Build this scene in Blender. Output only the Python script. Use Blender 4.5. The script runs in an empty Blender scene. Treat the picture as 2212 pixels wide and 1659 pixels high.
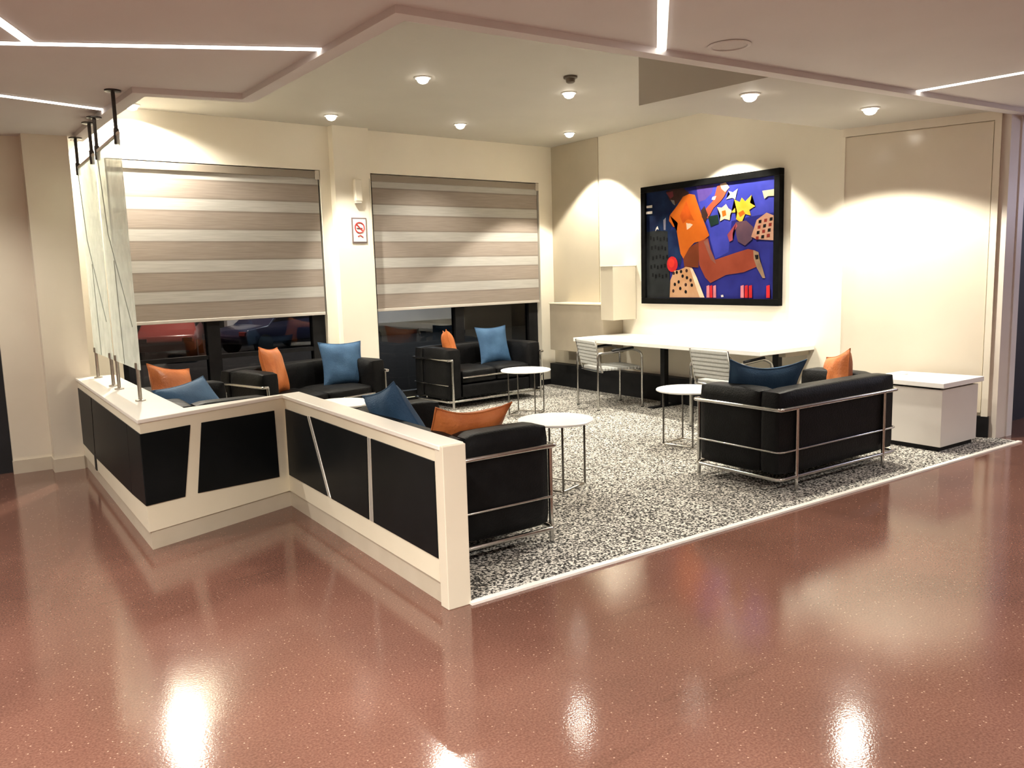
import bpy, bmesh, math, random
from mathutils import Vector, Matrix
random.seed(7)
scn = bpy.context.scene
COL = scn.collection
PI = math.pi
R = math.radians

# ------------------------------------------------------------------ materials
def mat(name, color=(.8, .8, .8), rough=.5, metal=0.0, spec=.5, emit=None, estr=0.0, coat=0.0):
    m = bpy.data.materials.new(name); m.use_nodes = True
    b = m.node_tree.nodes['Principled BSDF']
    b.inputs['Base Color'].default_value = (*color, 1)
    b.inputs['Roughness'].default_value = rough
    b.inputs['Metallic'].default_value = metal
    b.inputs['Specular IOR Level'].default_value = spec
    b.inputs['Coat Weight'].default_value = coat
    if emit:
        b.inputs['Emission Color'].default_value = (*emit, 1)
        b.inputs['Emission Strength'].default_value = estr
    return m

def nt(m):
    t = m.node_tree
    return t, t.nodes, t.links, t.nodes['Principled BSDF']

def add(nodes, typ, **kw):
    n = nodes.new(typ)
    for k, v in kw.items():
        setattr(n, k, v)
    return n

def ramp(nodes, stops):
    r = nodes.new('ShaderNodeValToRGB')
    e = r.color_ramp.elements
    while len(e) < len(stops):
        e.new(.5)
    for el, (p, c) in zip(e, stops):
        el.position = p; el.color = (*c, 1)
    return r

def noisy(name, c1, c2, scale, rough=.6, bump=0.0, bscale=None, spec=.5, detail=4, metal=0.0, coat=0.0, lo=.35, hi=.65):
    m = mat(name, c1, rough, metal, spec, coat=coat)
    t, N, L, b = nt(m)
    tc = add(N, 'ShaderNodeTexCoord')
    n = add(N, 'ShaderNodeTexNoise'); n.inputs['Scale'].default_value = scale; n.inputs['Detail'].default_value = detail
    L.new(tc.outputs['Object'], n.inputs['Vector'])
    r = ramp(N, [(lo, c1), (hi, c2)])
    L.new(n.outputs['Fac'], r.inputs['Fac']); L.new(r.outputs['Color'], b.inputs['Base Color'])
    if bump:
        n2 = add(N, 'ShaderNodeTexNoise'); n2.inputs['Scale'].default_value = bscale or scale * 4
        n2.inputs['Detail'].default_value = 3
        L.new(tc.outputs['Object'], n2.inputs['Vector'])
        bp = add(N, 'ShaderNodeBump'); bp.inputs['Strength'].default_value = bump; bp.inputs['Distance'].default_value = .01
        L.new(n2.outputs['Fac'], bp.inputs['Height']); L.new(bp.outputs['Normal'], b.inputs['Normal'])
    return m

M = {}
M['wall'] = noisy('wall_paint', (.80, .745, .63), (.82, .765, .65), 3, .55, .03, 160)
M['ceiling'] = noisy('ceiling_paint', (.62, .585, .56), (.64, .605, .58), 2, .75, .03, 140)
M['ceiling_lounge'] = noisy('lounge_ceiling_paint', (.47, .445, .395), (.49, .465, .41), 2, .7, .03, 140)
M['laminate'] = noisy('cream_laminate', (.76, .69, .53), (.78, .71, .55), 5, .35)
M['captop'] = noisy('cap_laminate', (.84, .79, .70), (.86, .81, .72), 5, .28)
M['skirting'] = noisy('skirting_laminate', (.54, .47, .36), (.57, .50, .39), 6, .4)
M['blackpanel'] = noisy('black_panel', (.0045, .0055, .006), (.007, .008, .009), 4, .42, spec=.12)
M['silver'] = mat('silver_strip', (.62, .60, .55), .35, .6)
M['chrome'] = noisy('chrome', (.50, .49, .47), (.56, .55, .53), 20, .14, metal=1.0)
M['steel'] = noisy('brushed_steel', (.42, .39, .34), (.48, .45, .40), 30, .3, metal=1.0)
M['darksteel'] = noisy('dark_steel', (.05, .045, .04), (.07, .06, .05), 30, .35, metal=.8)
M['leather'] = noisy('black_leather', (.003, .003, .0033), (.0055, .0055, .006), 12, .5, .25, 90, spec=.14)
M['blue'] = noisy('blue_fabric', (.030, .078, .155), (.045, .105, .195), 8, .7, .35, 120, spec=.3)
M['orange'] = noisy('orange_leather', (.46, .125, .032), (.58, .185, .055), 7, .4, .35, 60, spec=.4)
M['white'] = noisy('white_laminate', (.83, .82, .80), (.86, .85, .83), 5, .25)
M['greyside'] = noisy('pale_cabinet', (.66, .62, .58), (.68, .64, .60), 5, .4)
M['greige'] = noisy('greige_cabinet', (.36, .31, .235), (.39, .335, .255), 5, .5)
M['black'] = noisy('matte_black', (.008, .008, .009), (.012, .012, .013), 10, .5, spec=.2)
M['darkvoid'] = noisy('dark_doorway', (.008, .009, .011), (.012, .013, .016), 5, .5)  # darkness of the left opening put into the colour
M['openingdark'] = noisy('dark_blue_opening', (.018, .022, .035), (.026, .03, .045), 3, .5)  # darkness of the right opening put into the colour
M['meshback'] = noisy('grey_mesh', (.36, .36, .34), (.42, .42, .40), 60, .55)
M['ring'] = mat('white_enamel', (.8, .78, .74), .4)
M['lens'] = mat('lamp_lens', (1, .95, .85), .4, emit=(1, .93, .80), estr=8)
M['led'] = mat('led_diffuser', (1, 1, 1), .5, emit=(1, .95, .88), estr=3.2)
M['plastic'] = mat('grey_plastic', (.55, .53, .47), .5)
M['detector'] = mat('dark_plastic', (.10, .075, .05), .5)
M['signwhite'] = mat('sign_white', (.85, .8, .76), .5)
M['signred'] = mat('sign_red', (.55, .03, .03), .5)
M['asphalt'] = noisy('asphalt', (.018, .018, .018), (.03, .03, .03), 8, .9, spec=.1)
M['outwall'] = noisy('outside_wall', (.62, .60, .58), (.68, .66, .64), 1, .8)
M['carred'] = mat('red_car_paint', (.24, .04, .032), .3, coat=.4)
M['cardark'] = mat('dark_car_paint', (.03, .03, .06), .25, coat=.6)
M['carglass'] = mat('car_glass', (.02, .02, .025), .08)
M['tyre'] = mat('tyre_rubber', (.015, .015, .015), .8)
M['carlamp'] = mat('car_lamp', (.16, .03, .03), .3)

def terrazzo():
    m = mat('red_terrazzo', (.2, .08, .05), .1, spec=.5)
    t, N, L, b = nt(m)
    tc = add(N, 'ShaderNodeTexCoord')
    big = add(N, 'ShaderNodeTexNoise'); big.inputs['Scale'].default_value = 1.3; big.inputs['Detail'].default_value = 5
    L.new(tc.outputs['Object'], big.inputs['Vector'])
    r1 = ramp(N, [(.3, (.118, .054, .038)), (.7, (.168, .078, .055))])
    L.new(big.outputs['Fac'], r1.inputs['Fac'])
    # aggregate chips
    v = add(N, 'ShaderNodeTexVoronoi'); v.inputs['Scale'].default_value = 95
    L.new(tc.outputs['Object'], v.inputs['Vector'])
    sep = add(N, 'ShaderNodeSeparateColor'); L.new(v.outputs['Color'], sep.inputs['Color'])
    chip = add(N, 'ShaderNodeMath', operation='GREATER_THAN'); chip.inputs[1].default_value = .93
    L.new(sep.outputs[0], chip.inputs[0])
    near = add(N, 'ShaderNodeMath', operation='LESS_THAN'); near.inputs[1].default_value = .26
    L.new(v.outputs['Distance'], near.inputs[0])
    mul = add(N, 'ShaderNodeMath', operation='MULTIPLY'); L.new(chip.outputs[0], mul.inputs[0]); L.new(near.outputs[0], mul.inputs[1])
    fine = add(N, 'ShaderNodeTexNoise'); fine.inputs['Scale'].default_value = 130; fine.inputs['Detail'].default_value = 2
    L.new(tc.outputs['Object'], fine.inputs['Vector'])
    r2 = ramp(N, [(.35, (.80, .78, .78)), (.68, (1.22, 1.25, 1.27))])
    L.new(fine.outputs['Fac'], r2.inputs['Fac'])
    mm = add(N, 'ShaderNodeMix', data_type='RGBA', blend_type='MULTIPLY'); mm.inputs[0].default_value = 1
    L.new(r1.outputs['Color'], mm.inputs[6]); L.new(r2.outputs['Color'], mm.inputs[7])
    mx = add(N, 'ShaderNodeMix', data_type='RGBA'); L.new(mul.outputs[0], mx.inputs[0])
    L.new(mm.outputs[2], mx.inputs[6]); mx.inputs[7].default_value = (.36, .225, .165, 1)
    # a few long dark scuffs
    mp = add(N, 'ShaderNodeMapping'); mp.inputs['Scale'].default_value = (.7, 5.5, 1); mp.inputs['Rotation'].default_value = (0, 0, R(62))
    L.new(tc.outputs['Object'], mp.inputs['Vector'])
    sc = add(N, 'ShaderNodeTexNoise'); sc.inputs['Scale'].default_value = 1.1; sc.inputs['Detail'].default_value = 5
    L.new(mp.outputs['Vector'], sc.inputs['Vector'])
    r3 = ramp(N, [(.64, (1, 1, 1)), (.75, (.72, .72, .70))]); L.new(sc.outputs['Fac'], r3.inputs['Fac'])
    m3 = add(N, 'ShaderNodeMix', data_type='RGBA', blend_type='MULTIPLY'); m3.inputs[0].default_value = 1
    L.new(mx.outputs[2], m3.inputs[6]); L.new(r3.outputs['Color'], m3.inputs[7])
    L.new(m3.outputs[2], b.inputs['Base Color'])
    rr = ramp(N, [(.3, (.07, .07, .07)), (.7, (.12, .12, .12))]); L.new(big.outputs['Fac'], rr.inputs['Fac'])
    L.new(rr.outputs['Color'], b.inputs['Roughness'])
    bp = add(N, 'ShaderNodeBump'); bp.inputs['Strength'].default_value = .03; bp.inputs['Distance'].default_value = .01
    L.new(fine.outputs['Fac'], bp.inputs['Height']); L.new(bp.outputs['Normal'], b.inputs['Normal'])
    return m
M['terrazzo'] = terrazzo()

def carpet_mat():
    m = mat('speckled_carpet', (.3, .3, .28), .95, spec=.1)
    t, N, L, b = nt(m)
    tc = add(N, 'ShaderNodeTexCoord')
    n = add(N, 'ShaderNodeTexNoise'); n.inputs['Scale'].default_value = 80; n.inputs['Detail'].default_value = 2.5; n.inputs['Roughness'].default_value = .65
    L.new(tc.outputs['Object'], n.inputs['Vector'])
    r = ramp(N, [(.43, (.022, .021, .020)), (.50, (.17, .16, .145)), (.57, (.66, .625, .56))])
    L.new(n.outputs['Fac'], r.inputs['Fac']); L.new(r.outputs['Color'], b.inputs['Base Color'])
    bp = add(N, 'ShaderNodeBump'); bp.inputs['Strength'].default_value = .5; bp.inputs['Distance'].default_value = .01
    L.new(n.outputs['Fac'], bp.inputs['Height']); L.new(bp.outputs['Normal'], b.inputs['Normal'])
    return m
M['carpet'] = carpet_mat()

def blind_mat():
    m = mat('zebra_blind', (.5, .4, .33), .6, spec=.3)
    t, N, L, b = nt(m)
    g = add(N, 'ShaderNodeTexCoord')
    s = add(N, 'ShaderNodeSeparateXYZ'); L.new(g.outputs['Object'], s.inputs[0])
    a = add(N, 'ShaderNodeMath', operation='SUBTRACT'); a.inputs[1].default_value = 1.215; L.new(s.outputs['Z'], a.inputs[0])
    d = add(N, 'ShaderNodeMath', operation='DIVIDE'); d.inputs[1].default_value = .277; L.new(a.outputs[0], d.inputs[0])
    f = add(N, 'ShaderNodeMath', operation='FRACT'); L.new(d.outputs[0], f.inputs[0])
    r = ramp(N, [(0, (.20, .17, .145)), (.03, (.42, .41, .385)), (.06, (.42, .41, .385)), (.37, (.42, .41, .385)), (.40, (.20, .17, .145)),
                 (.46, (.285, .243, .21)), (.94, (.285, .243, .21)), (1, (.20, .17, .145))])
    L.new(f.outputs[0], r.inputs['Fac'])
    n = add(N, 'ShaderNodeTexNoise'); n.inputs['Scale'].default_value = 5
    mp = add(N, 'ShaderNodeMapping'); mp.inputs['Scale'].default_value = (1, 1, 30)
    L.new(g.outputs['Object'], mp.inputs['Vector']); L.new(mp.outputs['Vector'], n.inputs['Vector'])
    r2 = ramp(N, [(.3, (.88, .86, .84)), (.7, (1.08, 1.06, 1.05))]); L.new(n.outputs['Fac'], r2.inputs['Fac'])
    mm = add(N, 'ShaderNodeMix', data_type='RGBA', blend_type='MULTIPLY'); mm.inputs[0].default_value = 1
    L.new(r.outputs['Color'], mm.inputs[6]); L.new(r2.outputs['Color'], mm.inputs[7])
    L.new(mm.outputs[2], b.inputs['Base Color'])
    return m
M['blind'] = blind_mat()

def glass_mat(name, tint, mixfac, diffuse):
    m = bpy.data.materials.new(name); m.use_nodes = True
    t = m.node_tree; N = t.nodes; L = t.links
    out = N['Material Output']; b = N['Principled BSDF']
    b.inputs['Base Color'].default_value = (*diffuse, 1); b.inputs['Roughness'].default_value = .25
    tr = add(N, 'ShaderNodeBsdfTransparent'); tr.inputs['Color'].default_value = (*tint, 1)
    tl = add(N, 'ShaderNodeBsdfTranslucent'); tl.inputs['Color'].default_value = (*diffuse, 1)
    ad = add(N, 'ShaderNodeMixShader'); ad.inputs[0].default_value = .55
    L.new(b.outputs[0], ad.inputs[1]); L.new(tl.outputs[0], ad.inputs[2])
    mx = add(N, 'ShaderNodeMixShader'); mx.inputs[0].default_value = mixfac
    n = add(N, 'ShaderNodeTexNoise'); n.inputs['Scale'].default_value = 9
    tc = add(N, 'ShaderNodeTexCoord'); L.new(tc.outputs['Object'], n.inputs['Vector'])
    rr = ramp(N, [(.35, (mixfac - .08,) * 3), (.65, (mixfac + .08,) * 3)]); L.new(n.outputs['Fac'], rr.inputs['Fac'])
    L.new(rr.outputs['Color'], mx.inputs[0])
    L.new(tr.outputs[0], mx.inputs[1]); L.new(ad.outputs[0], mx.inputs[2]); L.new(mx.outputs[0], out.inputs['Surface'])
    return m
M['frosted'] = glass_mat('frosted_glass', (.90, .94, .90), .62, (.92, .95, .90))

def window_glass():
    m = bpy.data.materials.new('window_glass'); m.use_nodes = True
    t = m.node_tree; N = t.nodes; L = t.links
    out = N['Material Output']; N.remove(N['Principled BSDF'])
    tr = add(N, 'ShaderNodeBsdfTransparent'); tr.inputs['Color'].default_value = (.55, .57, .58, 1)
    gl = add(N, 'ShaderNodeBsdfGlossy'); gl.inputs['Roughness'].default_value = .02; gl.inputs['Color'].default_value = (.9, .9, .9, 1)
    fr = add(N, 'ShaderNodeFresnel'); fr.inputs['IOR'].default_value = 1.45
    mx = add(N, 'ShaderNodeMixShader'); L.new(fr.outputs[0], mx.inputs[0]); L.new(tr.outputs[0], mx.inputs[1]); L.new(gl.outputs[0], mx.inputs[2])
    L.new(mx.outputs[0], out.inputs['Surface'])
    return m
M['glass'] = window_glass()

# ------------------------------------------------------------------ mesh helpers
def link(name, bm, m, parent=None, smooth=False, loc=None, rot=None):
    me = bpy.data.meshes.new(name); bm.normal_update(); bm.to_mesh(me); bm.free()
    for x in (m if isinstance(m, (list, tuple)) else [m]):
        me.materials.append(x)
    if smooth:
        for p in me.polygons: p.use_smooth = True
        try: me.set_sharp_from_angle(angle=R(40))
        except Exception: pass
    o = bpy.data.objects.new(name, me); COL.objects.link(o)
    if parent: o.parent = parent
    if loc: o.location = loc
    if rot: o.rotation_euler = rot
    return o

def B(): return bmesh.new()

def box(bm, x0, x1, y0, y1, z0, z1, bev=0.0, seg=2):
    vs = [bm.verts.new(v) for v in ((x0, y0, z0), (x1, y0, z0), (x1, y1, z0), (x0, y1, z0), (x0, y0, z1), (x1, y0, z1), (x1, y1, z1), (x0, y1, z1))]
    fs = [bm.faces.new([vs[i] for i in f]) for f in ((0, 3, 2, 1), (4, 5, 6, 7), (0, 1, 5, 4), (1, 2, 6, 5), (2, 3, 7, 6), (3, 0, 4, 7))]
    if bev:
        es = list({e for f in fs for e in f.edges})
        bmesh.ops.bevel(bm, geom=es, offset=bev, segments=seg, profile=.5, affect='EDGES')
    return bm

def prism(bm, pts, z0, z1, bev=0.0):
    """vertical prism over a plan polygon (counter-clockwise)"""
    lo = [bm.verts.new((x, y, z0)) for x, y in pts]; hi = [bm.verts.new((x, y, z1)) for x, y in pts]
    n = len(pts); fs = [bm.faces.new(hi), bm.faces.new(lo[::-1])]
    for i in range(n):
        j = (i + 1) % n
        fs.append(bm.faces.new((lo[i], lo[j], hi[j], hi[i])))
    bmesh.ops.recalc_face_normals(bm, faces=fs)
    if bev:
        es = list({e for f in fs for e in f.edges})
        bmesh.ops.bevel(bm, geom=es, offset=bev, segments=2, profile=.5, affect='EDGES')
    return bm

def slab(bm, origin, u, n, quad, d0, d1, bev=0.0):
    """plate standing in a vertical plane: quad of (s, z) along u, thickness from d0 to d1 along n"""
    o = Vector((*origin, 0)); u = Vector((*u, 0)); n = Vector((*n, 0)); z = Vector((0, 0, 1))
    a = [bm.verts.new(o + u * s + z * h + n * d0) for s, h in quad]
    b = [bm.verts.new(o + u * s + z * h + n * d1) for s, h in quad]
    k = len(quad); fs = [bm.faces.new(a), bm.faces.new(b[::-1])]
    for i in range(k):
        j = (i + 1) % k
        fs.append(bm.faces.new((a[i], b[i], b[j], a[j])))
    bmesh.ops.recalc_face_normals(bm, faces=fs)
    if bev:
        es = list({e for f in fs for e in f.edges})
        bmesh.ops.bevel(bm, geom=es, offset=bev, segments=2, profile=.5, affect='EDGES')
    return bm

def fillet(pts, r, closed=False, n=6):
    pts = [Vector(p) for p in pts]; out = []
    N = len(pts)
    for i, p in enumerate(pts):
        if not closed and i in (0, N - 1):
            out.append(p); continue
        a = (pts[i - 1] - p); b = (pts[(i + 1) % N] - p)
        rr = min(r, a.length * .45, b.length * .45)
        p0 = p + a.normalized() * rr; p1 = p + b.normalized() * rr
        for k in range(n + 1):
            t = k / n
            out.append(p0 * (1 - t) ** 2 + p * 2 * t * (1 - t) + p1 * t * t)
    return out

def tube(bm, pts, r, seg=10, fil=0.0, closed=False):
    P = fillet(pts, fil, closed) if fil else [Vector(p) for p in pts]
    n = len(P); rings = []
    up = None
    for i in range(n):
        if closed: t = (P[(i + 1) % n] - P[i - 1])
        else: t = P[min(i + 1, n - 1)] - P[max(i - 1, 0)]
        t.normalize()
        if up is None:
            up = Vector((0, 0, 1)) if abs(t.z) < .9 else Vector((1, 0, 0))
        s = t.cross(up)
        if s.length < 1e-4: s = t.cross(Vector((1, 0, 0)))
        s.normalize(); up = s.cross(t).normalized()
        rings.append([bm.verts.new(P[i] + (s * math.cos(a) + up * math.sin(a)) * r) for a in (2 * PI * k / seg for k in range(seg))])
    m = n if closed else n - 1
    for i in range(m):
        A = rings[i]; C = rings[(i + 1) % n]
        for k in range(seg):
            bm.faces.new((A[k], A[(k + 1) % seg], C[(k + 1) % seg], C[k]))
    if not closed:
        bm.faces.new(rings[0][::-1]); bm.faces.new(rings[-1])
    return bm

def lathe(bm, prof, seg=32, c=(0, 0)):
    rings = []
    for r, z in prof:
        rings.append([bm.verts.new((c[0] + r * math.cos(2 * PI * k / seg), c[1] + r * math.sin(2 * PI * k / seg), z)) for k in range(seg)] if r > 1e-6 else [bm.verts.new((c[0], c[1], z))])
    for A, C in zip(rings[:-1], rings[1:]):
        for k in range(seg):
            j = (k + 1) % seg
            if len(A) == 1 and len(C) == 1: continue
            if len(A) == 1: bm.faces.new((A[0], C[j], C[k]))
            elif len(C) == 1: bm.faces.new((A[k], A[j], C[0]))
            else: bm.faces.new((A[k], A[j], C[j], C[k]))
    bmesh.ops.recalc_face_normals(bm, faces=bm.faces[:])
    return bm

def cushion(bm, x0, x1, y0, y1, z0, z1, puff=.012, r=.03):
    """upholstered block: rounded box whose faces swell a little"""
    t = B(); box(t, x0, x1, y0, y1, z0, z1)
    bmesh.ops.subdivide_edges(t, edges=t.edges[:], cuts=7, use_grid_fill=True)
    c = Vector(((x0 + x1) / 2, (y0 + y1) / 2, (z0 + z1) / 2)); h = Vector(((x1 - x0) / 2, (y1 - y0) / 2, (z1 - z0) / 2))
    for v in t.verts:
        q = v.co - c
        inner = Vector([max(-h[i] + r, min(h[i] - r, q[i])) for i in range(3)])
        d = q - inner
        if d.length > 1e-6:
            d = d.normalized() * r
        n = Vector([q[i] / h[i] for i in range(3)])
        w = [(1 - n[i] ** 2) for i in range(3)]
        pf = Vector((0, 0, 0))
        for i in range(3):
            if abs(abs(n[i]) - 1) < 1e-3:
                j, k = [a for a in range(3) if a != i]
                pf[i] = math.copysign(puff * (max(w[j], 0) * max(w[k], 0)) ** .5, n[i])
        v.co = c + inner + d + pf
    off = {}
    for v in t.verts: off[v] = bm.verts.new(v.co)
    for f in t.faces: bm.faces.new([off[v] for v in f.verts])
    t.free()
    return bm

def empty(name, loc=(0, 0, 0), rz=0.0):
    o = bpy.data.objects.new(name, None); COL.objects.link(o)
    o.location = loc; o.rotation_euler = (0, 0, rz); o.empty_display_size = .1
    return o

def tag(o, label, cat, group=None):
    o['label'] = label; o['category'] = cat
    if group: o['group'] = group
    return o

def structure(name, bm, m, smooth=False):
    o = link(name, bm, m, smooth=smooth); o['kind'] = 'structure'
    return o

def copy_tree(o, parent=None):
    c = o.copy(); COL.objects.link(c)
    if parent: c.parent = parent
    for ch in [x for x in COL.objects if x.parent == o]:
        copy_tree(ch, c)
    return c

# ------------------------------------------------------------------ levels (metres)
H1 = 2.50      # corridor ceiling
HB = 2.468     # its lower border
H2 = 2.90      # lounge ceiling
CAPZ = .705

# ------------------------------------------------------------------ floor
bm = B(); box(bm, -4.2, 9.6, -3.6, 9.0, -.12, 0)
structure('floor', bm, M['terrazzo'])
bm = B(); prism(bm, [(1.76, 2.885), (6.72, 2.880), (6.72, 4.3), (6.36, 4.3), (6.36, 8.2), (.90, 7.86), (.90, 4.62), (1.72, 4.95)], 0.0005, .008)
structure('floor_carpet', bm, M['carpet'])
bm = B(); prism(bm, [(1.735, 2.855), (6.72, 2.850), (6.72, 2.882), (1.735, 2.887)], .0006, .012)
structure('trim_1', bm, noisy('pale_metal_edge', (.78, .72, .66), (.84, .78, .72), 8, .3))

# ------------------------------------------------------------------ ceilings
edge = [(7.4, 3.02), (1.73, 3.225), (1.68, 5.11), (1.09, 5.21), (1.04, 6.0), (1.005, 7.02)]      # rim of the corridor ceiling
bm = B(); prism(bm, [(-4.2, -3.6), (9.6, -3.6), (9.6, 3.02)] + edge + [(1.005, 8.9), (-4.2, 8.9)], H1, 3.15)
structure('ceiling', bm, M['ceiling'])
def offset_line(pts, d):
    out = []
    for i, p in enumerate(pts):
        p = Vector(p)
        ns = []
        if i > 0: t = (p - Vector(pts[i - 1])).normalized(); ns.append(Vector((t.y, -t.x)))
        if i < len(pts) - 1: t = (Vector(pts[i + 1]) - p).normalized(); ns.append(Vector((t.y, -t.x)))
        n = sum(ns, Vector((0, 0))); n /= max(n.length_squared / len(ns), .2) if len(ns) > 1 else 1
        if len(ns) > 1:
            n = (ns[0] + ns[1]).normalized(); n = n / max(n.dot(ns[0]), .4)
        out.append(tuple(p - n * d * 1.0))
    return out
inner = offset_line(edge, .085)
bm = B()
for (a, b), (c, d) in zip(zip(edge[:-1], edge[1:]), zip(inner[:-1], inner[1:])):
    prism(bm, [a, c, d, b], HB, H1 + .001)
structure('trim_2', bm, M['ceiling'])
bm = B(); prism(bm, [(.86, 3.0), (7.4, 3.0), (7.4, 8.4), (.80, 8.4)], H2, 3.1)
structure('ceiling_lounge', bm, M['ceiling_lounge'])
bm = B(); prism(bm, [(4.17, 3.13), (6.9, 3.04), (6.9, 4.19), (4.04, 4.23)], H1 + .005, H2 - .001)
structure('ceiling_soffit', bm, M['ceiling_lounge'])

# ------------------------------------------------------------------ walls
W0 = Vector((.85, 7.80)); W1 = Vector((6.3, 8.12)); WU = (W1 - W0).normalized(); WN = Vector((-WU.y, WU.x))
def wpt(s, d=0.0):
    return tuple(W0 + WU * s + WN * d)
win = [(.42, 2.39), (2.945, 5.235)]; WZ0, WZ1 = .07, 2.47
bm = B()
def wbox(bm, s0, s1, z0, z1, d0=0, d1=.22):
    prism(bm, [wpt(s0, d0), wpt(s1, d0), wpt(s1, d1), wpt(s0, d1)], z0, z1)
wbox(bm, -.05, 5.75, WZ1, 3.05); wbox(bm, -.05, 5.75, -.02, WZ0)
wbox(bm, -.05, win[0][0], WZ0, WZ1); wbox(bm, win[0][1], win[1][0], WZ0, WZ1); wbox(bm, win[1][1], 5.75, WZ0, WZ1)
structure('wall_window', bm, M['wall'])
bm = B(); wbox(bm, 2.50, 2.90, 0, H2, -.10, -.0005)
structure('wall_pier', bm, M['wall'])
# wall with the painting, then the angled panel wall
bm = B(); prism(bm, [(6.3, 4.15), (6.55, 4.15), (6.55, 8.4), (6.3, 8.4)], -.02, 3.05)
structure('wall_right', bm, M['wall'])
M['beige'] = noisy('beige_paint', (.47, .42, .325), (.50, .445, .345), 3, .55)
bm = B(); prism(bm, [(6.285, 7.26), (6.2995, 7.26), (6.2995, 8.3), (6.285, 8.3)], .28, H2 - .002)
structure('wall_corner_panel', bm, M['beige'])
G0 = Vector((6.3, 4.15)); G1 = Vector((6.66, 3.12)); GU = (G1 - G0).normalized(); GN = Vector((GU.y, -GU.x))   # GN looks into the room
if GN.x > 0: GN = -GN
def gquad(bm, s0, s1, z0, z1, d0, d1, bev=0): slab(bm, tuple(G0), tuple(GU), tuple(GN), [(s0, z0), (s1, z0), (s1, z1), (s0, z1)], d0, d1, bev)
bm = B(); gquad(bm, -.02, 1.12, 0, H1 + .05, -.16, -.03)
gquad(bm, -.02, 1.12, 2.44, H1 + .05, -.03, .0); gquad(bm, 1.075, 1.12, 0, 2.44, -.03, .0)
structure('wall_panel', bm, M['wall'])
bm = B(); gquad(bm, .0, 1.07, .20, 2.435, -.03, -.012, .003)
structure('trim_3', bm, noisy('glossy_wall_panel', (.73, .665, .55), (.75, .685, .57), 3, .16, spec=.5))
bm = B(); gquad(bm, .0, 1.13, 0.008, .175, -.03, .006)
structure('baseboard_right', bm, M['black'])
# pier at the right end and what lies beyond
bm = B(); prism(bm, [(6.705, 3.04), (6.86, 3.04), (6.86, 3.6), (6.705, 3.6)], 0, H1 + .02)
structure('wall_pillar', bm, noisy('pillar_paint', (.66, .60, .54), (.68, .62, .56), 4, .5))
bm = B(); prism(bm, [(6.861, 3.03), (6.945, 3.03), (6.945, 3.5), (6.861, 3.5)], 0, H1)
structure('trim_4', bm, noisy('pale_post', (.70, .67, .66), (.72, .69, .68), 4, .45))
bm = B(); prism(bm, [(6.946, 3.3), (9.6, 3.3), (9.6, 3.5), (6.946, 3.5)], 0, 3.05)
structure('right_opening_dark', bm, M['openingdark'])  # dark sheet standing in for the unlit opening beyond the pier
# black plinth under the counter
bm = B(); prism(bm, [(6.19, 4.2), (6.3, 4.2), (6.3, 8.1), (6.19, 8.1)], .008, .275)
structure('baseboard_counter', bm, M['black'])
bm = B(); wbox(bm, .0, 5.40, .008, .075, -.012, -.001)
structure('baseboard_window', bm, M['black'])
# left end
bm = B(); prism(bm, [(.34, 7.16), (.60, 7.16), (.60, 7.3), (.34, 7.3)], 0, 3.05)
prism(bm, [(.60, 7.0), (.90, 7.0), (.90, 8.0), (.60, 8.0)], 0, 3.05)
structure('wall_left', bm, noisy('left_wall_paint', (.68, .61, .49), (.71, .64, .52), 3, .55))
bm = B(); prism(bm, [(.335, 7.14), (.592, 7.14), (.592, 6.982), (.80, 6.982), (.80, 7.01), (.61, 7.01), (.61, 7.17), (.335, 7.17)][::-1], 0, .10)
structure('baseboard_left', bm, M['skirting'])
bm = B(); prism(bm, [(-.9, 7.22), (.34, 7.22), (.34, 7.3), (-.9, 7.3)], 0, 2.1)
structure('doorway_dark_1', bm, M['darkvoid'])  # dark sheet standing in for the unlit recess of the doorway
bm = B(); prism(bm, [(-4.2, 7.2), (-.9, 7.2), (-.9, 7.35), (-4.2, 7.35)], 0, 3.05); prism(bm, [(-.9, 7.2), (.34, 7.2), (.34, 7.35), (-.9, 7.35)], 2.1, 3.05)
structure('wall_far_left', bm, M['wall'])
# room behind the viewer
bm = B(); box(bm, -4.2, 9.6, -3.75, -3.6, 0, 3.05); structure('wall_back', bm, M['wall'])
bm = B(); box(bm, -4.35, -4.2, -3.6, 7.3, 0, 3.05); structure('wall_side', bm, M['wall'])
bm = B(); box(bm, 9.6, 9.75, -3.6, 3.5, 0, 3.05); structure('wall_end', bm, M['wall'])

# ------------------------------------------------------------------ windows
for i, ((s0, s1), mull) in enumerate(zip(win, ([(1.19, 1.31)], [(4.0, 4.12)]))):
    f = B()
    fw = .055 if i == 0 else .06
    for a, b, c, d in ((s0, s1, WZ1 - .06, WZ1), (s0, s1, WZ0, WZ0 + .07), (s0, s0 + .06, WZ0 + .07, WZ1 - .06), (s1 - .14, s1, WZ0 + .07, WZ1 - .06)):
        wbox(f, a, b, c, d, .075, .15)
    root = link('window_%d' % (i + 1), f, M['black']); root['kind'] = 'structure'
    for a, b in mull:
        q = B(); wbox(q, a, b, WZ0 + .07, WZ1 - .06, .07, .15); link('mullion', q, M['black'], root)
    if i == 0:
        q = B(); wbox(q, s0 + .06, mull[0][0], .675, .715, .08, .145); wbox(q, mull[0][1], s1 - .14, .675, .715, .08, .145); link('transom', q, M['black'], root)
    q = B(); wbox(q, s0 + .05, s1 - .05, WZ0 + .05, WZ1 - .05, .110, .114); link('pane', q, M['glass'], root)

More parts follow.
